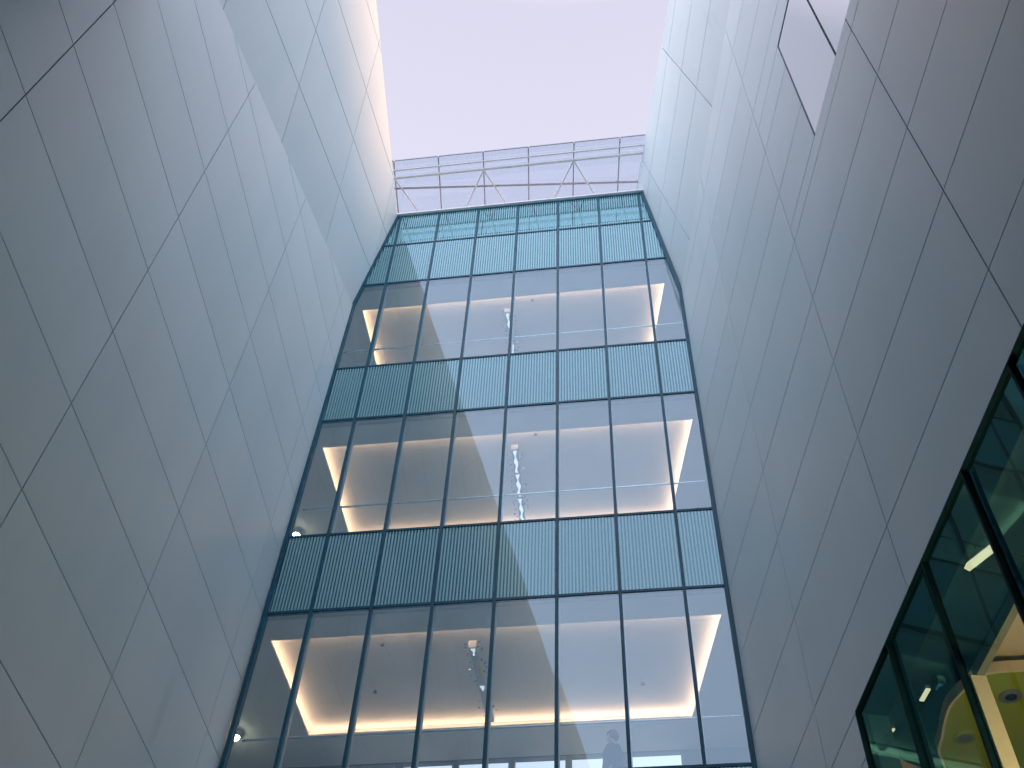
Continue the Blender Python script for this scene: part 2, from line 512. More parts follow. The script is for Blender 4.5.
add_prism(bm, [Vector((1.3, D + 0.3, ROOF_R - 0.35)), Vector((1.3 + 0.2037 * 32, D - 32, ROOF_R - 0.35)), Vector((13, D - 32, ROOF_R - 0.35)), Vector((13, D + 0.3, ROOF_R - 0.35))], Vector((0, 0, 0.2)))
child('roof', bm, M['roof'], RB)

def wall_box(bm, s0, s1, d0, d1, z0, z1):
    """box in the right wall's own axes"""
    b = Vector((4.8037, 0, 0))
    pts = [b + AR * s + INTO * d + UP * z0 for s, d in ((s0, d0), (s1, d0), (s1, d1), (s0, d1))]
    add_prism(bm, pts, UP * (z1 - z0))

# flush window with three panes
for k, (a, b) in enumerate(((4.30, 5.60), (5.60, 6.905), (6.905, 8.20))):
    bm = bmesh.new()
    wall_box(bm, a + 0.02, b - 0.02, 0.012, 0.032, WIN[2] + 0.02, WIN[3] - 0.02)
    wn = child('window', bm, M['windowglass'], RB)
    bm = bmesh.new()
    for q in (a, b):
        wall_box(bm, q - 0.019, q + 0.019, 0.006, 0.09, WIN[2] + 0.02, WIN[3] - 0.02)
    wall_box(bm, a + 0.02, b - 0.02, 0.006, 0.09, WIN[2] - 0.018, WIN[2] + 0.02)
    wall_box(bm, a + 0.02, b - 0.02, 0.006, 0.09, WIN[3] - 0.02, WIN[3] + 0.018)
    child('frame', bm, M['mullion'], wn)
bm = bmesh.new()
wall_box(bm, 4.2, 8.3, 0.6, 0.7, 17.6, 21.7)
child('window_blind', bm, M['bluewall'], RB)

# glazed front, low on the right
shop_m = [12.020, 10.71, 9.373, 8.076, 6.749, 5.44, 4.107]
for k in range(6):
    a, b = shop_m[k + 1], shop_m[k]
    bm = bmesh.new()
    wall_box(bm, a + 0.03, b - 0.03, 0.03, 0.055, SHOP[2], SHOP[3] - 0.024)
    child('shop_pane', bm, M['shopglass'], RB)
for k, s in enumerate(shop_m):
    bm = bmesh.new()
    wall_box(bm, s - 0.017, s + 0.017, -0.008, 0.06, SHOP[2], SHOP[3] - 0.024)
    mm = child('mullion', bm, M['darkframe'], RB)
    if k == 2:
        continue
    bm = bmesh.new()
    wall_box(bm, s - 0.024, s + 0.024, 0.073, 0.13, SHOP[2], SHOP[3] - 0.024)
    child('inner_profile', bm, M['darkframe'], mm)
bm = bmesh.new()
wall_box(bm, SHOP[0], SHOP[1], -0.010, 0.058, SHOP[3] - 0.022, SHOP[3] + 0.006)
child('head_rail', bm, M['darkframe'], RB)
bm = bmesh.new()
wall_box(bm, SHOP[0], SHOP[1], -0.012, 0.12, SHOP[2] - 0.06, SHOP[2] - 0.002)
child('sill_rail', bm, M['darkframe'], RB)
# the room behind it
bm = bmesh.new()
wall_box(bm, 2.0, 15.0, 0.40, 7.5, 10.42, 10.6)
wall_box(bm, 2.0, 15.0, 0.395, 0.46, 9.9, 10.42)
child('room_ceiling', bm, M['darkceil'], RB)
bm = bmesh.new()
wall_box(bm, 2.0, 15.0, 0.42, 7.5, 5.0, 5.2)
child('room_floor', bm, M['floor'], RB)
bm = bmesh.new()
wall_box(bm, 2.0, 15.0, 7.5, 7.7, 5.0, 10.6)
wall_box(bm, 14.6, 15.0, 0.42, 7.5, 5.2, 10.42)
wall_box(bm, 2.0, 2.2, 0.42, 7.5, 5.2, 10.42)
child('room_wall', bm, M['darkceil'], RB)
bm = bmesh.new()
wall_box(bm, 9.338, 9.405, 0.074, 0.225, 5.34, 8.43)
child('lit_fin', bm, M['cream'], RB)  # deep inner fin of this mullion, its lit flank painted cream
bm = bmesh.new()
wall_box(bm, 3.0, 9.405, 0.134, 0.21, 8.432, 8.56)
child('beam', bm, M['beam'], RB)
bm = bmesh.new()
wall_box(bm, 3.0, 12.40, 1.42, 6.0, 10.20, 10.30)
child('ceiling_panel', bm, M['cream'], RB)

def smooth_closed(pts, n=6):
    res = []
    k = len(pts)
    for i in range(k):
        p0, p1, p2, p3 = (Vector(pts[(i + j) % k]) for j in (-1, 0, 1, 2))
        for q in range(n):
            t = q / n
            res.append(0.5 * ((2 * p1) + (p2 - p0) * t + (2 * p0 - 5 * p1 + 4 * p2 - p3) * t * t + (3 * p1 - p0 - 3 * p2 + p3) * t ** 3))
    return res

def raft(outline, z0, z1, rim, root_label, raft_mat, rim_mat):
    b = Vector((4.8037, 0, 0))
    pts = smooth_closed(outline)
    c = sum(pts, Vector((0, 0))) / len(pts)
    cen = b + AR * c.x + INTO * c.y
    root = thing('ceiling_raft', root_label, 'ceiling raft', (cen.x, cen.y, z0))
    bm = bmesh.new()
    add_prism(bm, [b + AR * p.x + INTO * p.y + UP * z0 for p in pts], UP * (z1 - z0))
    child('raft_panel', bm, raft_mat, root)
    bm = bmesh.new()
    k = len(pts)
    inner, outer = [], []
    for i, p in enumerate(pts):
        tdir = (pts[(i + 1) % k] - pts[i - 1]).normalized()
        nn = Vector((tdir.y, -tdir.x))
        if nn.dot(p - c) < 0: nn = -nn
        q = p + nn * rim
        inner.append(b + AR * (p + nn * 0.003).x + INTO * (p + nn * 0.003).y)
        outer.append(b + AR * q.x + INTO * q.y)
    for i in range(k):
        j = (i + 1) % k
        vs = [[bm.verts.new(x + UP * h) for x in (inner[i], outer[i], outer[j], inner[j])] for h in (z0 - 0.012, z1 + 0.01)]
        for f in ((vs[0][0], vs[0][1], vs[0][2], vs[0][3]), (vs[1][3], vs[1][2], vs[1][1], vs[1][0]), (vs[0][1], vs[1][1], vs[1][2], vs[0][2]), (vs[0][0], vs[0][3], vs[1][3], vs[1][0])):
            bm.faces.new(f)
    bmesh.ops.remove_doubles(bm, verts=bm.verts[:], dist=1e-4)
    child('rim', bm, rim_mat, root)
    return root

raft([(12.309, 1.16), (11.819, 1.075), (11.559, 1.10), (11.269, 1.19), (11.106, 1.30), (10.999, 1.70), (10.919, 2.4), (10.869, 4.6), (12.469, 5.2), (13.969, 4.6), (13.869, 2.2), (12.819, 1.32)],
     9.9, 10.02, 0.035, 'olive green ceiling raft with a rounded cream rim behind the dark glazed front', M['olive'], M['cream'])

def ring_light(s, d, z, label, dark):
    b = Vector((4.8037, 0, 0)) + AR * s + INTO * d
    root = thing('recessed_light', label, 'ceiling light', (b.x, b.y, z), 'round fittings in the olive ceiling')
    bm = bmesh.new()
    n = 28
    ro, ri = 0.135, 0.095 if not dark else 0.07
    for i in range(n):
        a0, a1 = 2 * math.pi * i / n, 2 * math.pi * (i + 1) / n
        c = [Vector((b.x + r * math.cos(a), b.y + r * math.sin(a), h)) for r, a, h in ((ri, a0, z - 0.02), (ro, a0, z - 0.012), (ro, a1, z - 0.012), (ri, a1, z - 0.02))]
        bm.faces.new([bm.verts.new(q) for q in c])
        c2 = [Vector((b.x + ro * math.cos(a), b.y + ro * math.sin(a), h)) for a, h in ((a0, z - 0.012), (a0, z - 0.001), (a1, z - 0.001), (a1, z - 0.012))]
        bm.faces.new([bm.verts.new(q) for q in c2])
    bmesh.ops.remove_doubles(bm, verts=bm.verts[:], dist=1e-4)
    child('trim_ring', bm, M['olive'] if not dark else M['greysteel'], root)
    bm = bmesh.new()
    add_tube(bm, (b.x, b.y, z - 0.016), (b.x, b.y, z - 0.004), ri - 0.003, 24)
    child('lens', bm, M['black'] if dark else M['greysteel'], root)
ring_light(12.32, 1.42, 9.9, 'flat grey disc fitting in the olive ceiling near its rounded edge', False)
ring_light(11.47, 1.69, 9.9, 'small ring fitting with a black centre in the olive ceiling', True)

def strip_lamp(s0, d0, s1, d1, z, wdt, label):
    b = Vector((4.8037, 0, 0))
    p, q = b + AR * s0 + INTO * d0 + UP * z, b + AR * s1 + INTO * d1 + UP * z
    root = thing('strip_lamp', label, 'ceiling light', p, 'small lamps behind the dark glazed front')
    bm = bmesh.new()
    add_bar(bm, p + UP * 0.035, q + UP * 0.035, wdt * 1.15, 0.05)
    child('housing', bm, M['greysteel'], root)
    bm = bmesh.new()
    add_bar(bm, p, q, wdt, 0.016)
    child('diffuser', bm, M['dimlamp'], root)
    bm = bmesh.new()
    add_tube(bm, p.lerp(q, 0.5) + UP * 0.06, p.lerp(q, 0.5) + UP * (10.42 - z), 0.008, 6)
    child('hanger', bm, M['black'], root)
strip_lamp(9.72, 0.67, 9.35, 0.86, 10.2, 0.11, 'short cream strip lamp above the beam behind the dark glazed front')
strip_lamp(12.07, 0.89, 11.83, 0.90, 10.2, 0.055, 'short yellowish strip lamp between the two left mullions of the dark glazed front')
strip_lamp(13.03, 0.64, 12.67, 0.72, 10.2, 0.03, 'thin faint strip lamp behind the leftmost pane of the dark glazed front')

bm = bmesh.new()
wall_box(bm, SHOP[0], SHOP[1], 0.074, 0.396, SHOP[3] - 0.022, SHOP[3] - 0.004)
child('head_shade_sheet', bm, M['head_shade'], RB)  # dark sheet added so the lamplit reveal stays dark

# pale curved fascia behind the leftmost pane
bm = bmesh.new()
b0 = Vector((4.8037, 0, 0))
arc = [(13.069, 0.56), (13.189, 0.68), (13.319, 0.83), (13.449, 1.00), (13.569, 1.20), (13.649, 1.42), (13.689, 1.7)]
for i in range(len(arc) - 1):
    p, q = arc[i], arc[i + 1]
    pts = [b0 + AR * x[0] + INTO * x[1] + UP * z for x, z in ((p, 10.16), (q, 10.16), (q, 10.34), (p, 10.34))]
    add_prism(bm, pts, AR * 0.05)
root = thing('curved_fascia', 'pale curved fascia strip low behind the leftmost pane of the dark glazed front', 'fascia', b0 + AR * 13.27 + INTO * 0.8 + UP * 10.16)
child('fascia_board', bm, M['cream'], root)

# globe lamp added out of view below the frame to brighten that room
b = b0 + AR * 8.3 + INTO * 1.7
root = thing('added_room_lamp', 'added warm globe lamp, out of view, lighting the room behind the dark glazed front', 'lamp', (b.x, b.y, 7.0))
bm = bmesh.new()
bmesh.ops.create_uvsphere(bm, u_segments=24, v_segments=14, radius=0.16)
bmesh.ops.translate(bm, verts=bm.verts[:], vec=(b.x, b.y, 6.6))
child('globe', bm, emit('warm_globe', (1.0, 0.68, 0.40), 330.0), root)
bm = bmesh.new()
add_tube(bm, (b.x, b.y, 6.74), (b.x, b.y, 9.89), 0.008, 8)
child('cord', bm, M['black'], root)

# ------------------------------------------------------------------ unseen mass added behind the viewpoint to shade the near walls
BB = thing('unseen_shade_building', 'unseen dark grey block added above and behind the viewpoint to shade the near walls', 'building', (0, -7, 0))
bm = bmesh.new()
add_box(bm, -9, 12, -11, -2.6, 0, 23.4)
add_prism(bm, [Vector((-9, y, z)) for y, z in ((-2.598, 9.0), (1.9, 9.0), (4.2, 17.0), (4.2, 19.2), (-2.598, 19.2))], Vector((21, 0, 0)))
child('wall', bm, M['shade_block'], BB)
bm = bmesh.new()
add_box(bm, -9.1, 12.1, -11, -2.5, 23.403, 23.5)
add_box(bm, -9.1, 12.1, -2.49, 4.25, 19.203, 19.28)
child('coping', bm, M['alu'], BB)

# ------------------------------------------------------------------ glass link building
GB = thing('glass_link_building', 'glass fronted building between the two white walls, striped teal bands between three window storeys', 'building', (-3, D, 0))
MX = [-7.713 + 1.2 * k for k in range(0, 9)]
MX[0], MX[8] = -7.9, 2.3
ZR = [31.329, 29.649, 27.590, 23.741, 21.690, 17.886, 15.831, 12.049, 9.98, 6.19, 4.12, 0.12]
KIND = ['p', 's', 'w', 's', 'w', 's', 'w', 's', 'w', 's', 'w']
OUTL = [(-0.0, 0)]
def facade_clip(poly, inset=0.0):
    """keeps the part of the facade between the two white walls (x, z)"""
    # left: lower edge x >= xl(z), upper edge leaning in
    poly = clip(poly, -1, 0.0118, 7.645 - inset - 0.0)             # x >= -7.645 + .0118 z
    if len(poly) >= 3: poly = clip(poly, -1, 0.152, 7.33 + 0.152 * 26.71 - inset)
    if len(poly) >= 3: poly = clip(poly, 1, 0, 1.50 - inset)
    if len(poly) >= 3: poly = clip(poly, 1, 0.1275, 1.498 + 0.1275 * 25.94 - inset)
    return poly

def xz_prism(bm, poly, y0, y1):
    add_prism(bm, [Vector((x, y0, z)) for x, z in poly], Vector((0, y1 - y0, 0)))

for j, kd in enumerate(KIND):
    z1, z0 = ZR[j], ZR[j + 1]
    for i in range(8):
        poly = facade_clip([(MX[i] + 0.012, z0 + 0.012), (MX[i + 1] - 0.012, z0 + 0.012), (MX[i + 1] - 0.012, z1 - 0.012), (MX[i] + 0.012, z1 - 0.012)], 0.02)
        if len(poly) < 3 or area(poly) < 0.02: continue
        bm = bmesh.new()
        xz_prism(bm, poly, D, D + 0.022)
        ta, tb = random.uniform(-0.003, 0.003), random.uniform(-0.0012, 0.0012)     # no two panes hang perfectly true
        for v in bm.verts:
            v.co.y += ta * (v.co.x - (MX[i] + MX[i + 1]) / 2) + tb * (v.co.z - (z0 + z1) / 2)
        child('spandrel_pane' if kd != 'w' else 'window_pane', bm, M['glass'] if kd == 'w' else M['frit'], GB)
        if kd == 's':
            bm = bmesh.new()
            xz_prism(bm, poly, D + 0.11, D + 0.15)
            child('spandrel_backing', bm, M['spandrel_back'], GB)
# mullions, each running the whole height, and the transoms
def vline(x0, half, za, zb):
    return facade_clip([(x0 - half, za), (x0 + half, za), (x0 + half, zb), (x0 - half, zb)], 0.03)
for i in range(1, 8):
    poly = vline(MX[i], 0.031, 0.12, ZR[0] + 0.02)
    bm = bmesh.new(); xz_prism(bm, poly, D - 0.025, D + 0.07)
    mm = child('mullion', bm, M['mullion'], GB)
    bm = bmesh.new(); xz_prism(bm, vline(MX[i] + 0.012, 0.034, 0.12, ZR[0] - 0.05), D + 0.074, D + 0.15)
    child('inner_profile', bm, M['alu'], mm)
for j, z in enumerate(ZR):
    hh = 0.028
    poly = facade_clip([(-8, z - hh), (2.3, z - hh), (2.3, z + hh), (-8, z + hh)], 0.03)
    bm = bmesh.new(); xz_prism(bm, poly, D - 0.018, D + 0.065)
    child('transom', bm, M['mullion'], GB)
for j in (3, 5, 7, 9):
    bm = bmesh.new(); add_box(bm, -7.45, 1.45, D + 0.024, D + 0.212, ZR[j] - 0.010, ZR[j] + 0.012)
    child('window_sill', bm, M['mullion'], GB)
    bm = bmesh.new(); add_box(bm, -7.45, 1.45, D + 0.08, D + 0.212, ZR[j - 1] + 0.0, ZR[j - 1] + 0.02)
    child('window_head', bm, M['alu'], GB)
# edge frame along both white walls
def edge_bar(pts, half=0.04):
    bm = bmesh.new()
    for (p, q) in zip(pts[:-1], pts[1:]):
        xz_prism(bm, [(p[0] - half, p[1]), (p[0] + half, p[1]), (q[0] + half, q[1]), (q[0] - half, q[1])], D - 0.056, D + 0.09)
    child('edge_frame', bm, M['mullion'], GB)
edge_bar([(-7.60, 0.12), (-7.295, 26.71), (-6.60, 31.33)])
edge_bar([(1.465, 0.12), (1.465, 25.94), (0.785, 31.33)])
# coping
bm = bmesh.new()
xz_prism(bm, [(-6.66, 31.362), (0.85, 31.362), (0.85, 31.42), (-6.66, 31.42)], D - 0.09, D + 0.35)
child('coping', bm, M['whitesteel'], GB)
# parapet back rail seen through the top band
bm = bmesh.new()
add_box(bm, -6.95, 0.95, D + 0.17, D + 0.21, 29.60, 30.12)
add_box(bm, -6.70, 0.80, D + 0.17, D + 0.21, 30.92, 31.30)
child('parapet_backing', bm, M['spandrel_back'], GB)

BACK = 21.2
LEVELS = [(27.590, 23.741), (21.690, 17.886), (15.831, 12.049), (9.98, 6.19), (4.12, 0.12)]
TRAYS = [(-7.36, 1.15), (-7.50, 1.37), (-7.55, 1.37), (-7.55, 1.37), (-7.55, 1.37)]
TR_Y0, TR_Y1, TR_H, LIP = 16.865, 20.06, 0.18, 0.14
for k, ((zc, zf), (tx0, tx1)) in enumerate(zip(LEVELS, TRAYS)):
    # floor
    zt = LEVELS[k - 1][1] if k else 29.64
    bm = bmesh.new(); add_box(bm, -10.2, 4.2, D + 0.215, BACK, zf - 0.12, zf - 0.012)
    child('floor_slab', bm, M['floor'], GB)
    # ceiling plate with a raised tray; right edge of the tray follows the white wall
    sk = 0.2037
    def trx(y): return tx1 - sk * (y - TR_Y0)
    bm = bmesh.new()
    zc0, zc1 = zc + 0.02, zc + 0.06
    def slab(poly, za, zb):
        add_prism(bm, [Vector((x, y, za)) for x, y in poly], UP * (zb - za))
    slab([(-10.2, D + 0.215), (4.2, D + 0.215), (4.2, TR_Y0), (-10.2, TR_Y0)], zc0, zc1)
    slab([(-10.2, TR_Y1), (4.2, TR_Y1), (4.2, BACK), (-10.2, BACK)], zc0, zc1)
    slab([(-10.2, TR_Y0), (tx0, TR_Y0), (tx0, TR_Y1), (-10.2, TR_Y1)], zc0, zc1)
    slab([(trx(TR_Y0), TR_Y0), (4.2, TR_Y0), (4.2, TR_Y1), (trx(TR_Y1), TR_Y1)], zc0, zc1)
    child('ceiling', bm, M['ceil'], GB)
    bm = bmesh.new()
    zt0, zt1 = zc1 + TR_H, zc1 + TR_H + 0.05
    o = LIP
    slab([(tx0 - o - 0.05, TR_Y0 - o - 0.05), (trx(TR_Y0 - o) + o + 0.05, TR_Y0 - o - 0.05), (trx(TR_Y1 + o) + o + 0.05, TR_Y1 + o + 0.05), (tx0 - o - 0.05, TR_Y1 + o + 0.05)], zt0, zt1)
    slab([(tx0 - o - 0.05, TR_Y0 - o), (tx0 - o, TR_Y0 - o), (tx0 - o, TR_Y1 + o), (tx0 - o - 0.05, TR_Y1 + o)], zc1 + 0.002, zt0)
    slab([(trx(TR_Y0 - o) + o, TR_Y0 - o), (trx(TR_Y0 - o) + o + 0.05, TR_Y0 - o), (trx(TR_Y1 + o) + o + 0.05, TR_Y1 + o), (trx(TR_Y1 + o) + o, TR_Y1 + o)], zc1 + 0.002, zt0)
    slab([(tx0 - o - 0.05, TR_Y0 - o - 0.05), (trx(TR_Y0 - o) + o + 0.05, TR_Y0 - o - 0.05), (trx(TR_Y0 - o) + o + 0.05, TR_Y0 - o), (tx0 - o - 0.05, TR_Y0 - o)], zc1 + 0.002, zt0)
    slab([(tx0 - o - 0.05, TR_Y1 + o), (trx(TR_Y1 + o) + o + 0.05, TR_Y1 + o), (trx(TR_Y1 + o) + o + 0.05, TR_Y1 + o + 0.05), (tx0 - o - 0.05, TR_Y1 + o + 0.05)], zc1 + 0.002, zt0)
    child('ceiling_tray', bm, M['ceil'], GB)
    # warm light strips lying on the lip of the tray
    if k < 4:
        for seg in (((tx0 - 0.09, TR_Y0 + 0.0), (tx0 - 0.09, TR_Y1)), ((trx(TR_Y0) + 0.09, TR_Y0), (trx(TR_Y1) + 0.09, TR_Y1)),
                    ((tx0, TR_Y1 + 0.09), (trx(TR_Y1), TR_Y1 + 0.09)), ((tx0, TR_Y0 - 0.09), (trx(TR_Y0), TR_Y0 - 0.09))):
            bm = bmesh.new()
            add_bar(bm, (*seg[0], zc1 + 0.022), (*seg[1], zc1 + 0.022), 0.04, 0.024)
            child('cove_light', bm, M['cove'], GB)
    # end walls and rear wall with its windows
    bm = bmesh.new(); add_box(bm, -10.4, -10.2, D + 0.215, BACK, zf, zt)
    add_box(bm, 4.2, 4.4, D + 0.215, BACK, zf, zt)
    child('end_wall', bm, M['plaster'], GB)
    wx = [-7.0 + 1.25 * q for q in range(7)]
    bm = bmesh.new()
    add_box(bm, -10.4, wx[0], BACK, BACK + 0.2, zf, zt)
    add_box(bm, wx[-1], 4.4, BACK, BACK + 0.2, zf, zt)
    add_box(bm, wx[0], wx[-1], BACK, BACK + 0.2, zc + 0.02, zt)
    add_box(bm, wx[0], wx[-1], BACK, BACK + 0.2, zf, zf + 0.5)
    child('rear_wall', bm, M['plaster'] if k != 2 else M['bluewall'], GB)
    for q in range(6):
        bm = bmesh.new()
        a, b_ = wx[q], wx[q + 1]
        add_box(bm, a, a + 0.07, BACK + 0.02, BACK + 0.16, zf + 0.5, zc + 0.02)
        add_box(bm, b_ - 0.07, b_, BACK + 0.02, BACK + 0.16, zf + 0.5, zc + 0.02)
        add_box(bm, a + 0.07, b_ - 0.07, BACK + 0.02, BACK + 0.16, zc, zc + 0.02)
        add_box(bm, a + 0.07, b_ - 0.07, BACK + 0.02, BACK + 0.16, zf + 0.5, zf + 0.57)
        if q in (0, 2):
            add_box(bm, a + 0.07, b_ - 0.07, BACK + 0.04, BACK + 0.12, zc - 0.30, zc - 0.26)
        child('rear_window', bm, M['greysteel'], GB)
bm = bmesh.new(); add_box(bm, -8.6, 3.2, D + 0.215, BACK + 0.2, 29.645, 29.80)
child('roof', bm, M['roof'], GB)

# steel lattice seen through the rear windows
root = thing('steel_lattice', 'white steel lattice girder crossing outside the rear windows of the third storey down', 'girder', (-3, 22.6, 12))
bm = bmesh.new()
for z in (13.0, 16.32):
    add_bar(bm, (-9, 22.6, z), (2, 22.6, z), 0.09, 0.09)
for q in range(9):
    x = -8.6 + q * 1.2
    add_bar(bm, (x, 22.6, 13.0), (x + 0.6, 22.6, 16.3), 0.05, 0.05)
    add_bar(bm, (x + 1.2, 22.65, 13.0), (x + 0.6, 22.65, 16.3), 0.05, 0.05)
child('chords', bm, M['greysteel'], root)
bm = bmesh.new()
for x in (-9, 2):
    add_box(bm, x - 0.1, x + 0.1, 22.5, 22.7, 0, 16.7)
child('post', bm, M['greysteel'], root)

# ------------------------------------------------------------------ handrails behind the glass
for k, (zf, nm) in enumerate(((23.741, 'steel handrail behind the glass of the topmost window storey'), (17.886, 'steel handrail behind the glass of the middle window storey'), (12.049, 'steel handrail behind the glass of the lowest window storey'))):
    root = thing('handrail', nm, 'handrail', (-3, D + 0.28, zf), 'handrails behind the glass front')
    bm = bmesh.new()
    add_tube(bm, (-7.35, D + 0.28, zf + 1.11), (1.43, D + 0.28, zf + 1.11), 0.022, 12)
    child('rail', bm, M['steel'], root)
    for i in range(1, 8):
        bm = bmesh.new()
        add_bar(bm, (MX[i], D + 0.15, zf + 1.05), (MX[i], D + 0.285, zf + 1.075), 0.014, 0.03)
        child('bracket', bm, M['steel'], root)

# ------------------------------------------------------------------ linear fixtures under the trays
for k, (x0, x1, zc, lab) in enumerate(((-3.27, -3.30, 27.59, 'glittering linear ceiling light in the topmost window storey'),
                                        (-2.87, -2.98, 21.69, 'glittering linear ceiling light in the middle window storey'),
                                        (-3.52, -3.50, 15.831, 'grey linear ceiling light with a yellow sticker in the lowest window storey'))):
    rnd = random.Random(20 + k)
    ya, yb = 17.28, 19.75
    zz = zc + 0.02
    root = thing('linear_light', lab, 'ceiling light', ((x0 + x1) / 2, 18.5, zz), 'linear ceiling lights in the glass building')
    zz = zc - 0.02
    P0, P1 = Vector((x0, ya, zz)), Vector((x1, yb, zz))
    bm = bmesh.new()
    add_bar(bm, P0, P1, 0.15, 0.12)
    child('body', bm, M['crystal'] if k != 2 else M['alu'], root)
    bm = bmesh.new()
    add_box(bm, x0 - 0.08, x0 + 0.08, ya - 0.02, ya - 0.004, zz - 0.085, zz + 0.085)
    child('end_plate', bm, M['whitesteel'], root)
    # jagged run of bright lens along the underside
    bm = bmesh.new()
    spans = ((0.02, 0.30), (0.33, 0.62), (0.66, 0.97)) if k != 2 else ((0.02, 0.10), (0.50, 0.56))
    for f0, f1 in spans:
        m_ = max(3, int((f1 - f0) * 50))
        prev = None
        for q in range(m_ + 1):
            c = P0.lerp(P1, f0 + (f1 - f0) * q / m_)
            wl, wr = 0.022 + 0.018 * math.sin(q * 1.1 + k) + rnd.uniform(0, 0.012), 0.026 + 0.02 * math.sin(q * 0.8 + 2) + rnd.uniform(0, 0.012)
            cur = [bm.verts.new(c + Vector((x, 0, z))) for x, z in ((-wl, -0.064), (wr, -0.064), (wr, -0.078), (-wl, -0.078))]
            if prev:
                for i in range(4):
                    bm.faces.new((prev[i], prev[(i + 1) % 4], cur[(i + 1) % 4], cur[i]))
            else:
                bm.faces.new(cur)
            prev = cur
        bm.faces.new(prev[::-1])
    child('lens', bm, M['brightwhite'], root)
    bm = bmesh.new()
    for q in range(120 if k != 2 else 60):
        f = rnd.random() ** (1.0 if k != 2 else 1.8)
        side = rnd.choice((-1, 1))
        c = P0.lerp(P1, f) + Vector((side * rnd.uniform(0.09, 0.19), 0, rnd.uniform(-0.08, 0.12)))
        r_ = rnd.uniform(0.015, 0.045)
        vs = [bm.verts.new(c + Vector((rnd.uniform(-1, 1), rnd.uniform(-1, 1), rnd.uniform(-1, 1))) * r_) for _ in range(4)]
        for f3 in ((0, 1, 2), (0, 1, 3), (0, 2, 3), (1, 2, 3)):
            bm.faces.new([vs[i] for i in f3])
    child('crystals', bm, M['crystal'], root)
    bm = bmesh.new()
    for f in (0.1, 0.5, 0.9):
        c = Vector((x0, ya, zz)).lerp(Vector((x1, yb, zz)), f)
        add_tube(bm, c + UP * 0.05, c + UP * 0.275, 0.008, 8)
    child('hanger', bm, M['greysteel'], root)
    if k == 2:
        bm = bmesh.new()
        add_bar(bm, (x0 + 0.055, ya + 0.42, zz - 0.075), (x0 + 0.055, ya + 0.85, zz - 0.075), 0.045, 0.014)
        child('sticker', bm, M['sticker'], root)

# ceiling spotlights in the left bay
for x, y, zc, lab in ((-9.1, 19.8, 15.831, 'glowing ceiling spotlight in the leftmost bay of the lowest window storey'), (-8.82, 19.6, 21.69, 'glowing ceiling spotlight in the leftmost bay of the middle window storey')):
    root = thing('ceiling_spotlight', lab, 'spotlight', (x, y, zc), 'spotlights in the leftmost bays')
    bm = bmesh.new(); add_tube(bm, (x, y, zc - 0.10), (x, y, zc + 0.02), 0.10, 20)
    child('housing', bm, M['whitesteel'], root)
    bm = bmesh.new(); bmesh.ops.create_uvsphere(bm, u_segments=16, v_segments=10, radius=0.085)
    bmesh.ops.translate(bm, verts=bm.verts[:], vec=(x, y, zc - 0.10))
    child('bulb', bm, M['lamp'], root)

# sprinkler heads under the trays
for k, (x, y, zc, lab) in enumerate(((-5.86, 18.9, 15.831, 'tiny sprinkler head left of the linear light in the lowest window storey'), (-0.25, 19.1, 15.831, 'tiny sprinkler head right of the linear light in the lowest window storey'),
                                     (-5.9, 17.9, 21.69, 'tiny sprinkler head left of the linear light in the middle window storey'), (-2.35, 17.1, 21.69, 'tiny sprinkler head beside the linear light in the middle window storey'),
                                     (-2.55, 17.15, 27.59, 'tiny sprinkler head beside the linear light in the topmost window storey'), (-5.4, 17.4, 15.831, 'tiny sprinkler head near the tray front in the lowest window storey'))):
    root = thing('sprinkler', lab, 'sprinkler', (x, y, zc + 0.3), 'sprinkler heads under the trays')
    bm = bmesh.new()
    add_tube(bm, (x, y, zc + 0.20), (x, y, zc + 0.318), 0.022, 10)
    add_tube(bm, (x, y, zc + 0.185), (x, y, zc + 0.199), 0.045, 12)
    child('head', bm, M['greysteel'], root)

# ------------------------------------------------------------------ canopy above the front
ZK = 32.30
CAN = thing('glass_canopy', 'pale glazed canopy on thin white struts over the top of the glass front', 'canopy', (-3, 15.4, ZK))
K = 1.0328
xe = [(-6.362 + 1.3275 * q) * K for q in range(-1, 8)]
Y0, Y1 = 14.61, 17.6
SL = -0.112
def jx(x, y): return x + SL * (y - Y0)
for q in range(len(xe) - 1):
    a, b_ = xe[q] + 0.012, xe[q + 1] - 0.012
    bm = bmesh.new()
    add_prism(bm, [Vector((jx(a, Y0), Y0, ZK)), Vector((jx(b_, Y0), Y0, ZK)), Vector((jx(b_, Y1), Y1, ZK)), Vector((jx(a, Y1), Y1, ZK))], UP * 0.02)
    child('canopy_pane', bm, M['canopy'], CAN)
for q, x in enumerate(xe):
    bm = bmesh.new()
    add_bar(bm, (jx(x, Y0), Y0 + 0.0, ZK - 0.035), (jx(x, Y1), Y1, ZK - 0.035), 0.036, 0.06)
    child('rafter', bm, M['midsteel'], CAN)
for (ya, yb, r_, mt, dz, nm) in ((14.63, 14.63, 0.012, 'greysteel', -0.01, 'edge_trim'), (14.90, 14.90, 0.026, 'whitesteel', -0.10, 'purlin'), (14.93, 14.93, 0.012, 'greysteel', -0.075, 'purlin'), (15.14, 15.15, 0.042, 'whitesteel', -0.13, 'purlin'), (15.38, 16.27, 0.036, 'midsteel', -0.12, 'purlin')):  # the thin grey purlin draws the shadow line beside the first white tube
    bm = bmesh.new()
    add_tube(bm, (xe[0] - 0.1, ya, ZK + dz), (xe[-1], yb, ZK + dz), r_, 12)
    child(nm, bm, M[mt], CAN)
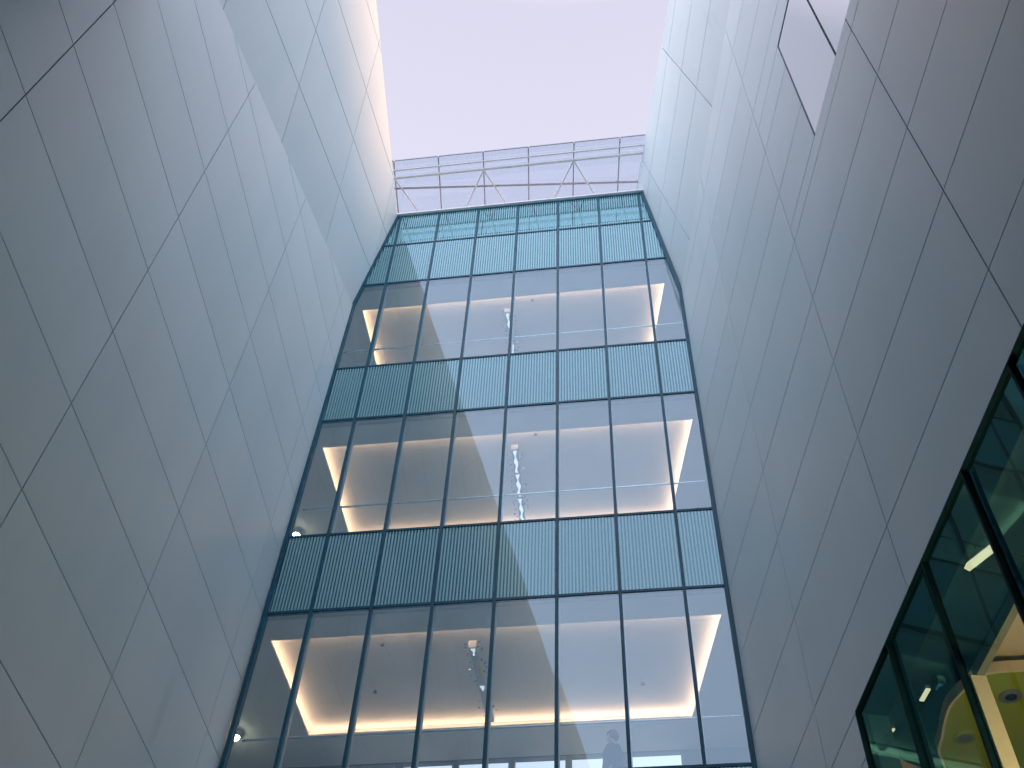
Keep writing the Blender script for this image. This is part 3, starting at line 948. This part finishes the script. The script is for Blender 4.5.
for q, sides in ((1, (1,)), (3, (-1, 1)), (5, (-1, 1)), (7, (-1,))):
    nx = jx(xe[q], 15.14)
    for s in sides:
        bm = bmesh.new()
        add_tube(bm, (nx, 15.16, ZK - 0.15), (nx + s * 0.66 - 0.1, 16.42, ZK - 0.17), 0.024, 10)
        child('strut', bm, M['whitesteel'], CAN)
    bm = bmesh.new()
    fx = jx(xe[q], 16.40)
    add_tube(bm, (fx, 16.40, ZK - 2.5), (fx, 16.40, ZK - 0.06), 0.04, 12)
    child('post', bm, M['greysteel'], CAN)

# ------------------------------------------------------------------ person inside the lowest window storey
def skin_figure(name, joints, edges, mat, root, levels=2):
    me = bpy.data.meshes.new(name)
    me.from_pydata([j[0] for j in joints], edges, [])
    o = bpy.data.objects.new(name, me)
    COL.objects.link(o)
    o.parent = root
    me.materials.append(mat)
    sk = o.modifiers.new('skin', 'SKIN')
    for i, j in enumerate(joints):
        me.skin_vertices[0].data[i].radius = j[1]
    me.skin_vertices[0].data[0].use_root = True
    sk.use_smooth_shade = True
    sb = o.modifiers.new('sub', 'SUBSURF'); sb.levels = levels; sb.render_levels = levels
    return o

PER = thing('person', 'person in a long dark blue coat standing behind the glass of the lowest window storey', 'person', (-0.86, 17.55, 12.049))
J = [((0, 0, 0.95), (.15, .11)), ((0, 0, 1.15), (.13, .10)), ((0, 0, 1.35), (.16, .11)), ((0, -0.005, 1.47), (.07, .065)), ((0, -0.01, 1.53), (.052, .055)),
     ((0, -0.015, 1.60), (.068, .082)), ((0, -0.012, 1.69), (.074, .092)), ((0, 0, 1.755), (.045, .055)),
     ((0.09, 0, 0.90), (.09, .09)), ((0.10, 0.01, 0.50), (.058, .06)), ((0.105, 0.03, 0.09), (.042, .045)), ((0.11, -0.12, 0.035), (.04, .028)),
     ((-0.09, 0, 0.90), (.09, .09)), ((-0.10, 0.0, 0.50), (.058, .06)), ((-0.105, 0.02, 0.09), (.042, .045)), ((-0.11, -0.13, 0.035), (.04, .028)),
     ((0.175, 0, 1.41), (.058, .058)), ((0.215, 0.02, 1.14), (.042, .042)), ((0.20, -0.09, 0.92), (.032, .032)), ((0.19, -0.13, 0.83), (.028, .036)),
     ((-0.175, 0, 1.41), (.058, .058)), ((-0.215, 0.02, 1.14), (.042, .042)), ((-0.20, -0.09, 0.92), (.032, .032)), ((-0.19, -0.13, 0.83), (.028, .036))]
E = [(0, 1), (1, 2), (2, 3), (3, 4), (4, 5), (5, 6), (6, 7), (0, 8), (8, 9), (9, 10), (10, 11), (0, 12), (12, 13), (13, 14), (14, 15),
     (2, 16), (16, 17), (17, 18), (18, 19), (2, 20), (20, 21), (21, 22), (22, 23)]
for sx in (-1, 1):       # fingers and thumb
    b_i = 19 if sx == 1 else 23
    for q in range(4):
        j0 = len(J)
        J.append(((sx * 0.19 + (q - 1.5) * 0.017, -0.145, 0.775), (.010, .010)))
        J.append(((sx * 0.19 + (q - 1.5) * 0.018, -0.155, 0.735 + 0.006 * abs(q - 1.3)), (.008, .008)))
        E += [(b_i, j0), (j0, j0 + 1)]
skin_figure('body', J, E, M['skin'], PER)
# coat: a tapering sleeve round shoulders and torso, and sleeves
bm = bmesh.new()
prof = [(0.30, 0.24, 0.42), (0.285, 0.225, 0.70), (0.255, 0.20, 0.95), (0.225, 0.175, 1.15), (0.225, 0.165, 1.32), (0.215, 0.15, 1.41), (0.15, 0.12, 1.475), (0.085, 0.085, 1.515)]
n = 24
rings = []
for a, b_, z in prof:
    rings.append([bm.verts.new((a * math.cos(2 * math.pi * i / n) * (1 + 0.03 * math.sin(5 * i)), b_ * math.sin(2 * math.pi * i / n) * (1 + 0.03 * math.cos(3 * i)), z)) for i in range(n)])
for r0, r1 in zip(rings[:-1], rings[1:]):
    for i in range(n):
        bm.faces.new((r0[i], r0[(i + 1) % n], r1[(i + 1) % n], r1[i]))
coat = link_mesh('coat', bm, M['coat'], PER)
for p in coat.data.polygons: p.use_smooth = True
so = coat.modifiers.new('thick', 'SOLIDIFY'); so.thickness = 0.012
for sx in (-1, 1):
    skin_figure('sleeve', [((sx * 0.16, 0, 1.42), (.075, .075)), ((sx * 0.22, 0.02, 1.15), (.062, .062)), ((sx * 0.205, -0.085, 0.93), (.052, .052))], [(0, 1), (1, 2)], M['coat'], PER)
bm = bmesh.new()
bmesh.ops.create_icosphere(bm, subdivisions=3, radius=1)
rnd = random.Random(4)
for v in bm.verts:
    jit = 1 + 0.05 * math.sin(9 * v.co.x + 3) * math.cos(8 * v.co.z)
    v.co = Vector((v.co.x * 0.105 * jit, v.co.y * 0.118 * jit + 0.018, v.co.z * 0.12 * jit + 1.705))
    if v.co.y < -0.05 and v.co.z < 1.72:
        v.co.y = -0.05
hair = link_mesh('hair', bm, M['hair'], PER)
for p in hair.data.polygons: p.use_smooth = True
PER.rotation_euler = (0, 0, R(-70))
